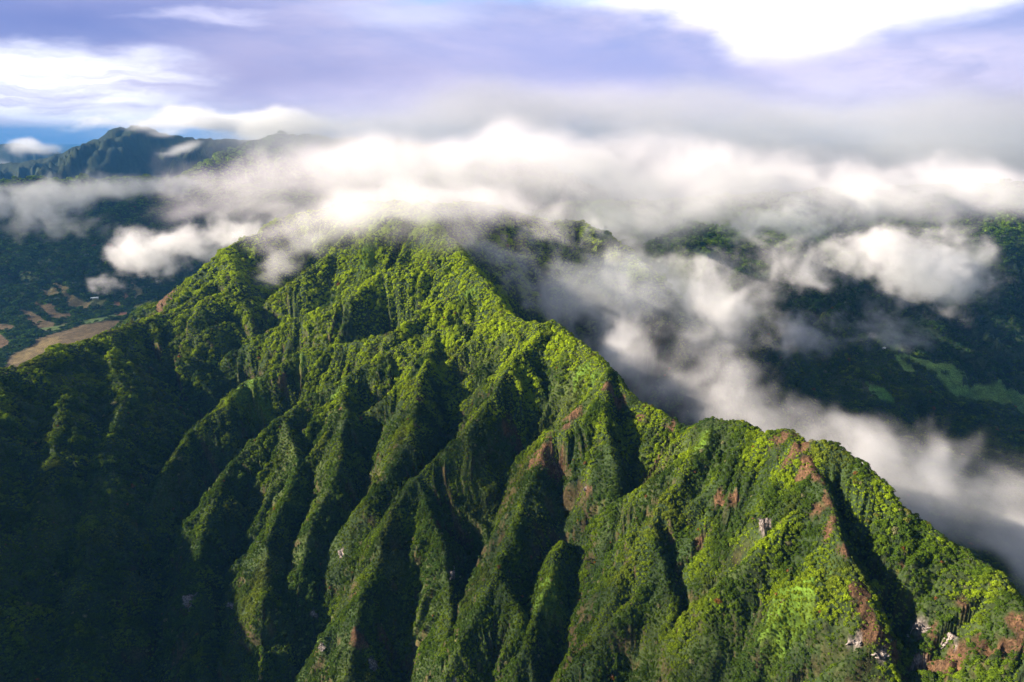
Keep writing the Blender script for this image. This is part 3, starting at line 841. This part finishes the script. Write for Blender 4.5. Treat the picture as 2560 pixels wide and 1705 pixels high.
# ------------------------------------------------------------------ bare rock faces, each an outcrop of its own
def mat_rock():
    m = bpy.data.materials.new('weathered_grey_rock'); m.use_nodes = True
    t = NT(m.node_tree); bs = m.node_tree.nodes['Principled BSDF']
    tc = t.n('ShaderNodeTexCoord'); P = tc.outputs['Object']
    a = t.noise(P, .55, 6, .7); b = t.noise(t.vmath('MULTIPLY', P, (1, 1, .3)), 1.4, 5, .7)
    c = t.mix(t.mapr(a, .42, .60), (.05, .035, .03, 1), (.30, .26, .24, 1))
    c = t.mix(t.mapr(b, .50, .66), c, (.46, .42, .39, 1))
    c = t.mix(t.mapr(t.noise(P, .9, 4, .6), .56, .66), c, (.13, .075, .045, 1))
    t.link(c, bs.inputs['Base Color']); bs.inputs['Roughness'].default_value = .95
    bp = t.n('ShaderNodeBump'); bp.inputs['Strength'].default_value = .8; bp.inputs['Distance'].default_value = .6
    t.link(a, bp.inputs['Height']); t.link(bp.outputs[0], bs.inputs['Normal'])
    return m
M_ROCK = mat_rock()
def outcrop(px, py, wide, tall, label, seed, group=None, tilt=0.0):
    wide *= 1.35; tall *= 1.35
    h = hits([(px, py)])[0]
    if not np.isfinite(h[0]): return
    x, y, z = h
    n = grid_lookup(np.array([x]), np.array([y]), NRM)[0]; n = n / np.linalg.norm(n)
    n = n * np.array([1, 1, .6]); n /= np.linalg.norm(n)
    u = np.cross([0, 0, 1], n); u /= np.linalg.norm(u); v = np.cross(n, u)
    u, v = u * math.cos(tilt) + v * math.sin(tilt), v * math.cos(tilt) - u * math.sin(tilt)
    NU, NV = 44, 30
    U, W = np.meshgrid(np.linspace(-1, 1, NU), np.linspace(-1, 1, NV))
    a = U * wide; b = W * tall
    ang = np.arctan2(W, U); rr = np.hypot(U, W)
    edge = 1.0 + .55 * perlin(np.cos(ang) * 1.7 + seed, np.sin(ang) * 1.7 - seed, seed) + .3 * perlin(np.cos(ang) * 5 + seed, np.sin(ang) * 5, seed + 1)
    inn = sstep(1.0, .62, rr / np.maximum(edge * .95, .3))
    q = b / 1.7 + .8 * perlin(a / 4, b / 4, seed + 2); st = q - np.floor(q)
    d = 1.0 * (1 - st) + 1.1 * fbm(a, b, 3.4, 4, seed + 3, ridged=True) + 1.6 * fbm(a, b, 8, 2, seed + 5)
    X = x + u[0] * a + v[0] * b; Y = y + u[1] * a + v[1] * b
    # follow the hillside, standing a little proud of it in the middle
    t0 = np.stack([X, Y], 0)
    Hh = height(X.ravel(), Y.ravel())[0].reshape(X.shape)
    Z = Hh
    off = (d * .8 + .9) * inn - 2.2 * (1 - inn)
    Pn = np.stack([X + n[0] * off, Y + n[1] * off, Z + n[2] * off + .2 * inn], -1) - h
    me = bpy.data.meshes.new('rock_outcrop')
    idx = lambda i, j: i * NU + j
    me.from_pydata([tuple(map(float, p)) for p in Pn.reshape(-1, 3)], [], [(idx(i, j), idx(i, j + 1), idx(i + 1, j + 1), idx(i + 1, j)) for i in range(NV - 1) for j in range(NU - 1) if inn[i, j] + inn[i + 1, j + 1] > .02])
    me.materials.append(M_ROCK)
    o = bpy.data.objects.new('rock_outcrop', me); C.objects.link(o); o.location = h
    tag(o, label, 'rock', group)
outcrop(763, 530, 6.5, 3.5, 'pale scarred rock face below the brown summit', 1, tilt=-.7)
outcrop(918, 631, 6.5, 3.2, 'largest pale rock face low on the right flank under hanging ferns', 2, tilt=-.6)
outcrop(953, 643, 5.0, 1.8, 'dark and pale rock step just right of the largest pale rock face', 3, tilt=-.3)
outcrop(852, 654, 4.2, 2.0, 'rock step at the left end of the long ledge at the bottom right', 4)
outcrop(880, 661, 5.5, 1.8, 'middle rock step of the long ledge at the bottom right', 5, tilt=-.25)
outcrop(915, 672, 5.5, 1.8, 'rock step at the lower right end of the long ledge at the bottom right', 6, tilt=-.4)
outcrop(188, 603, 9.5, 8, 'large pale rock face in the shadowed slope at the lower left', 7, tilt=-.5)
outcrop(231, 609, 6, 3.4, 'small pale rock face right of the large one at the lower left', 8, tilt=.2)
outcrop(341, 554, 6.5, 2.6, 'pale rock ledge in the deep shade left of centre', 9, tilt=.1)
outcrop(314, 617, 3.4, 7, 'tall narrow rock streak beside the black gulch at the lower left', 10, tilt=.2)
outcrop(323, 653, 4.5, 4.5, 'pale rock at the foot of the black gulch', 11, tilt=.7)
outcrop(374, 668, 4.0, 7.5, 'streaked rock face at the bottom edge right of the black gulch', 12, tilt=.25)
outcrop(452, 575, 6.0, 2.0, 'narrow pale ledge in the shaded face at the bottom centre', 13)
outcrop(585, 493, 3.0, 1.6, 'small pale rock below the brown cliff patch at the centre', 14, tilt=-.3)

# ------------------------------------------------------------------ farm buildings in the valleys
def building(px, py, L, W, Hh, rot, label, roofc, gable=True, name='farm_building', z=None):
    h = hits([(px, py)])[0]
    e = bpy.data.objects.new(name, None); C.objects.link(e); e.location = (h[0], h[1], h[2] - .5); e.rotation_euler = (0, 0, rot)
    tag(e, label, 'building')
    def part(nm, V, Fc, mat):
        me = bpy.data.meshes.new(nm); me.from_pydata(V, [], Fc); me.materials.append(mat)
        o = bpy.data.objects.new(nm, me); C.objects.link(o); o.parent = e
    a, b = L / 2, W / 2
    part('wall', [(-a, -b, -3), (a, -b, -3), (a, b, -3), (-a, b, -3), (-a, -b, Hh), (a, -b, Hh), (a, b, Hh), (-a, b, Hh), (-a, 0, Hh + W * .22), (a, 0, Hh + W * .22)],
         [(0, 1, 5, 4), (2, 3, 7, 6), (1, 2, 6, 9, 5), (3, 0, 4, 8, 7)], M_WALL)
    g = .8; r0 = Hh + .25; r1 = Hh + .25 + W * .22
    part('roof', [(-a - g, -b - g, r0 - .3), (a + g, -b - g, r0 - .3), (a + g, 0, r1), (-a - g, 0, r1), (a + g, b + g, r0 - .3), (-a - g, b + g, r0 - .3)] +
         [(-a - g, -b - g, r0 - .05), (a + g, -b - g, r0 - .05), (a + g, 0, r1 + .25), (-a - g, 0, r1 + .25), (a + g, b + g, r0 - .05), (-a - g, b + g, r0 - .05)],
         [(0, 3, 2, 1), (3, 5, 4, 2), (6, 7, 8, 9), (9, 8, 10, 11), (0, 1, 7, 6), (4, 5, 11, 10), (1, 2, 8, 7), (2, 4, 10, 8), (3, 0, 6, 9), (5, 3, 9, 11)], roofc)
M_WALL = flat_mat('pale_wall', (.55, .55, .52), var=.15)
M_ROOF = flat_mat('white_metal_roof', (.75, .80, .82), var=.08)
M_ROOF2 = flat_mat('grey_roof', (.5, .5, .5), var=.15)
building(94.5, 298.5, 30, 9, 4, R(24), 'long white roofed farm building among the fields of the left valley', M_ROOF)
building(8, 179, 60, 40, 14, R(10), 'tiny white building far off at the foot of the blue mountains', M_ROOF)
building(883, 353, 9, 7, 4, R(40), 'tiny pale house in the woods above the right valley meadow', M_ROOF2)

# ------------------------------------------------------------------ clouds: real volumes of mist, each from a few soft lobes eaten by noise
def mat_cloud(name, dens, aniso=0.0, col=(0.995, 0.985, 1.0, 1)):
    m = bpy.data.materials.new(name); m.use_nodes = True
    t = NT(m.node_tree); t.t.nodes.clear()
    out = t.n('ShaderNodeOutputMaterial')
    at = t.n('ShaderNodeAttribute', attribute_name='density')
    vs = t.n('ShaderNodeVolumeScatter')
    vs.inputs['Color'].default_value = col
    vs.inputs['Anisotropy'].default_value = aniso
    t.link(t.math('MULTIPLY', at.outputs['Fac'], dens), vs.inputs['Density'])
    t.link(vs.outputs[0], out.inputs['Volume'])
    m.cycles.volume_step_rate = 1.6
    return m

def cloud(name, lobes, vox, dens, label, noise=(160, 45), amp=0.55, thr=0.30, soft=0.5, warp=30, flat=1.0, aniso=0.0, seed=0.0, pad=1.0, stretch=(1, 1, 1), world=None, col=(0.995, 0.985, 1.0, 1)):
    """lobes: (px, py, Y, half width px, half height px, half depth m, weight)"""
    Ls = []
    for (px, py, Y, a, b, dp, *wt) in lobes:
        if world: break
        c = np.array(PY(px, py, Y)); k = Y / FPX
        Ls.append((c, np.array([a * k, dp, b * k]) * pad, wt[0] if wt else 1.0))
    if world: Ls = [(np.array(c, float), np.array(r, float), k) for c, r, k in world]
    lo = np.min([c - r for c, r, _ in Ls], 0); hi = np.max([c + r for c, r, _ in Ls], 0)
    ctr = (lo + hi) / 2
    me = bpy.data.meshes.new(name); me.from_pydata([(0, 0, 0)], [], [])
    o = bpy.data.objects.new(name, me); C.objects.link(o)
    o.location = ctr
    ng = bpy.data.node_groups.new(name, 'GeometryNodeTree')
    ng.interface.new_socket('Geometry', in_out='INPUT', socket_type='NodeSocketGeometry')
    ng.interface.new_socket('Geometry', in_out='OUTPUT', socket_type='NodeSocketGeometry')
    t = NT(ng)
    t.n('NodeGroupInput'); go = t.n('NodeGroupOutput')
    pos = t.n('GeometryNodeInputPosition').outputs[0]
    wp = t.vmath('ADD', pos, (seed * 131.0, seed * 57.0, seed * 23.0))
    wn = t.noise(wp, 1 / noise[0], 2, 0.5, color=True)
    off = t.vmath('SCALE', t.vmath('SUBTRACT', wn, (.5, .5, .5)), scale=warp * 2.0)
    P = t.vmath('ADD', pos, off)
    F = None
    for c, r, wt in Ls:
        q = t.vmath('MULTIPLY', t.vmath('SUBTRACT', P, tuple(c - ctr)), tuple(1 / r))
        f = t.math('SUBTRACT', 1.0, t.dot(q, q), clamp=True)
        f = t.math('MULTIPLY', f, f)
        if wt != 1.0: f = t.math('MULTIPLY', f, wt)
        F = f if F is None else t.math('ADD', F, f)
    wps = t.vmath('MULTIPLY', t.vmath('ADD', wp, off), stretch)
    n1 = t.noise(wps, 1 / noise[0], 5, 0.60)
    n2 = t.noise(wps, 1 / noise[1], 4, 0.70)
    n = t.math('ADD', t.math('MULTIPLY', t.math('SUBTRACT', n1, 0.5), 2.0 * amp), t.math('MULTIPLY', t.math('SUBTRACT', n2, 0.5), 1.15 * amp))
    G = t.math('MINIMUM', F, 1.1)
    G = t.math('ADD', G, n)
    d = t.mapr(G, thr, thr + soft, smooth=False)
    d = t.math('POWER', t.math('MULTIPLY', d, t.mapr(F, 0.0, 0.16)), 1.5)
    vc = t.n('GeometryNodeVolumeCube')
    t.link(d, vc.inputs['Density'])
    vc.inputs['Min'].default_value = tuple(lo - ctr); vc.inputs['Max'].default_value = tuple(hi - ctr)
    for i, ax in enumerate('XYZ'):
        vc.inputs['Resolution ' + ax].default_value = int(max(8, (hi - lo)[i] / vox[0 if i < 2 else 1]))
    sm = t.n('GeometryNodeSetMaterial'); sm.inputs['Material'].default_value = mat_cloud(name + '_vapour', dens, aniso, col)
    t.link(vc.outputs[0], sm.inputs[0]); t.link(sm.outputs[0], go.inputs[0])
    md = o.modifiers.new('vapour', 'NODES'); md.node_group = ng
    print(name, [vc.inputs['Resolution ' + a].default_value for a in 'XYZ'], lo.round(), hi.round())
    return tag(o, label, 'cloud', kind='stuff')


cloud('summit_cloud', [
  (330, 178, 1850, 230, 50, 330), (450, 172, 1900, 220, 58, 330), (570, 170, 2000, 240, 62, 380), (250, 196, 1800, 110, 40, 260, .8),
  (700, 180, 2000, 220, 56, 450, .9), (205, 214, 1850, 70, 30, 200, .6), (640, 212, 1900, 130, 44, 300, .85), (880, 190, 2400, 320, 46, 600, 1.1), (990, 205, 2300, 140, 40, 350, .7),
  (400, 204, 1225, 130, 44, 130, 1.6), (320, 222, 1350, 115, 40, 140, 1.3), (465, 204, 1200, 90, 34, 110, 1.4), (520, 205, 1450, 80, 30, 130, 1.0), (262, 250, 1480, 50, 24, 100, .9)],
  (13, 9), 0.0060, 'broad pale cloud cap hiding the summit and stretching right along the horizon', noise=(230, 70), amp=1.5, thr=.30, soft=1.05, warp=100, stretch=(1, 1, 1.4), col=(.76, .71, .785, 1))
cloud('summit_mist', [
  (405, 203, 1235, 120, 30, 120, 2.2), (330, 218, 1345, 100, 28, 130, 1.6), (470, 204, 1190, 70, 22, 90, 1.8), (270, 238, 1440, 50, 20, 90, 1.2), (540, 212, 1600, 90, 16, 120, 1.0)],
  (7, 6), 0.010, 'creamy mist pouring over the sunlit summit of the ridge', noise=(120, 36), amp=1.3, thr=.34, soft=.9, warp=60, seed=51, col=(.76, .715, .765, 1))
cloud('cloud_deck', [
  (560, 135, 4200, 440, 60, 1000, 1.4), (860, 142, 4200, 460, 72, 1000, 1.6), (350, 134, 4200, 180, 34, 800, .9), (1100, 160, 4000, 340, 78, 900, 1.6)],
  (50, 26), 0.0018, 'lavender grey cloud deck behind and above the summit cloud', noise=(1100, 330), amp=.8, thr=.10, soft=1.0, warp=250, stretch=(1, 1, 2.5), seed=21, col=(.96, .935, 1.0, 1))
cloud('unseen_overcast_shade', [(-1, 0, 0, 0, 0, 0)], (90, 40), 0.0022, 'unseen overcast layer added above the view to shade the far valleys and cloud deck', noise=(1500, 500), amp=.5, thr=.15, soft=.6, warp=200, seed=41,  # added out of view above, to keep sun off the background
  world=[((-4500, 3750, 1830), (6500, 2300, 170), 3.0), ((1500, 3650, 1800), (3500, 2300, 170), 3.0)], col=(.93, .925, 1.0, 1))
cloud('unseen_shade_cloud', [(-1, 0, 0, 0, 0, 0)], (24, 16), 0.0032, 'unseen thin cloud added left of the view to shade the near ridge face', noise=(300, 90), amp=.9, thr=.2, soft=1.0, warp=80, seed=31,  # added out of view, to dim the sun on the near face
  world=[((-1300, 560, 830), (380, 420, 130), 1.0), ((-1250, 250, 820), (380, 330, 130), 1.0), ((-1500, 700, 880), (330, 300, 110), .8)])
cloud('valley_fog', [
  (500, 258, 1330, 60, 42, 130, .9), (560, 238, 1560, 90, 28, 110, 1.0), (625, 262, 1450, 70, 30, 100, 1.0), (570, 288, 1250, 110, 64, 150), (650, 305, 1180, 130, 80, 190), (730, 312, 1150, 85, 74, 160),
  (615, 345, 880, 80, 58, 110), (695, 378, 780, 115, 66, 120), (785, 425, 730, 110, 40, 120, .95), (875, 462, 670, 130, 52, 140), (970, 508, 610, 160, 82, 160), (1060, 540, 540, 170, 120, 170), (845, 418, 800, 50, 34, 90, .8), (790, 262, 1450, 90, 44, 140, .9)],
  (5.5, 5), 0.0105, 'white fog filling the right-hand valley against the back of the ridge', noise=(120, 34), amp=2.1, thr=.42, soft=.85, warp=75, seed=3, col=(.98, .96, .985, 1))
cloud('spur_mist', [
  (283, 262, 1470, 36, 26, 70, 1.5), (308, 248, 1430, 34, 18, 60, 1.2), (268, 284, 1430, 24, 18, 50, 1.0)],
  (6, 5), 0.0085, 'small pocket of mist caught between the two left spurs below the summit', noise=(90, 28), amp=1.5, thr=.34, soft=.8, warp=35, seed=61, col=(.95, .93, .95, 1))
cloud('far_mist', [
  (640, 235, 2500, 90, 36, 200), (700, 265, 2300, 80, 34, 180, .9), (600, 215, 2600, 120, 26, 220), (720, 218, 2700, 120, 26, 220), (660, 290, 2100, 50, 26, 150, .7)],
  (14, 9), 0.006, 'pale mist lying between the secondary peak and the far right hills', noise=(260, 80), amp=1.3, thr=.28, soft=.9, warp=90, seed=17, stretch=(1, 1, 1.6))
cloud('cloud_puff', [
  (870, 268, 1750, 100, 50, 140), (920, 258, 1750, 100, 54, 140), (960, 285, 1750, 80, 46, 130, .9), (845, 240, 1800, 70, 34, 120, .9), (885, 320, 1600, 80, 50, 130, .8), (800, 345, 1500, 60, 40, 120, .7), (790, 225, 2100, 110, 30, 160, .8), (850, 205, 2200, 90, 30, 160, .9)],
  (7, 6), 0.013, 'ragged white cloud floating above the green meadow in the right valley', noise=(130, 38), amp=2.0, thr=.40, soft=.8, warp=75, seed=5, col=(.93, .895, .93, 1))
cloud('cloud_puff', [
  (165, 250, 2000, 66, 36, 120), (138, 262, 2000, 40, 26, 90, .9), (205, 240, 1950, 58, 28, 110, .9), (250, 228, 1850, 55, 24, 100, .8), (105, 285, 2050, 60, 16, 90, .5)],
  (7, 6), 0.013, 'small bright puff of cloud drifting over the left valley floor', noise=(110, 34), amp=1.9, thr=.36, soft=.7, warp=60, seed=7, col=(.92, .89, .93, 1))
cloud('cloud_band', [
  (40, 196, 3000, 100, 26, 170), (0, 208, 3000, 90, 28, 170, .9), (110, 188, 3000, 110, 18, 170, 1), (175, 188, 3000, 60, 14, 140, .8), (60, 225, 2900, 80, 20, 140, .7), (-80, 205, 3000, 110, 38, 170)],
  (13, 9), 0.0095, 'long flat white cloud band lying across the left hills', noise=(190, 55), amp=1.7, thr=.34, soft=.8, warp=80, seed=9)
cloud('mountain_cloud', [
  (180, 121, 8300, 90, 11, 700), (235, 122, 7900, 110, 17, 700, 1.3), (275, 132, 6900, 60, 13, 400, 1.0), (170, 136, 7700, 26, 8, 300, .9), (300, 125, 7000, 80, 14, 600), (110, 128, 8900, 60, 8, 500, .8), (182, 149, 7300, 28, 6, 300, .9), (35, 150, 10500, 40, 9, 600, .9), (0, 162, 9000, 14, 9, 300, .7), (262, 138, 7000, 40, 10, 300, .8)],
  (50, 22), 0.0032, 'bright cloud spilling over the crest of the far mountains', noise=(800, 230), amp=1.3, thr=.28, soft=.6, warp=220, stretch=(1, 1, 2.2), seed=12)

# ------------------------------------------------------------------ the air itself
def box_mesh(name, lo, hi):
    me = bpy.data.meshes.new(name)
    x0, y0, z0 = lo; x1, y1, z1 = hi
    v = [(x0, y0, z0), (x1, y0, z0), (x1, y1, z0), (x0, y1, z0), (x0, y0, z1), (x1, y0, z1), (x1, y1, z1), (x0, y1, z1)]
    me.from_pydata(v, [], [(3, 2, 1, 0), (4, 5, 6, 7), (0, 1, 5, 4), (1, 2, 6, 5), (2, 3, 7, 6), (3, 0, 4, 7)])
    return me
hz = bpy.data.objects.new('haze', box_mesh('haze', (-62000, -62000, float(HH.min()) - 1), (62000, 62000, 1150)))
C.objects.link(hz); tag(hz, 'thin blue air between the viewpoint and the far mountains', 'haze', kind='stuff')
mh = bpy.data.materials.new('blue_air'); mh.use_nodes = True
t = NT(mh.node_tree); t.t.nodes.clear()
o_ = t.n('ShaderNodeOutputMaterial'); pv = t.n('ShaderNodeVolumePrincipled')
pv.inputs['Color'].default_value = (0.08, 0.28, 0.64, 1); pv.inputs['Density'].default_value = 0.000032
t.link(pv.outputs[0], o_.inputs['Volume'])
hz.data.materials.append(mh)
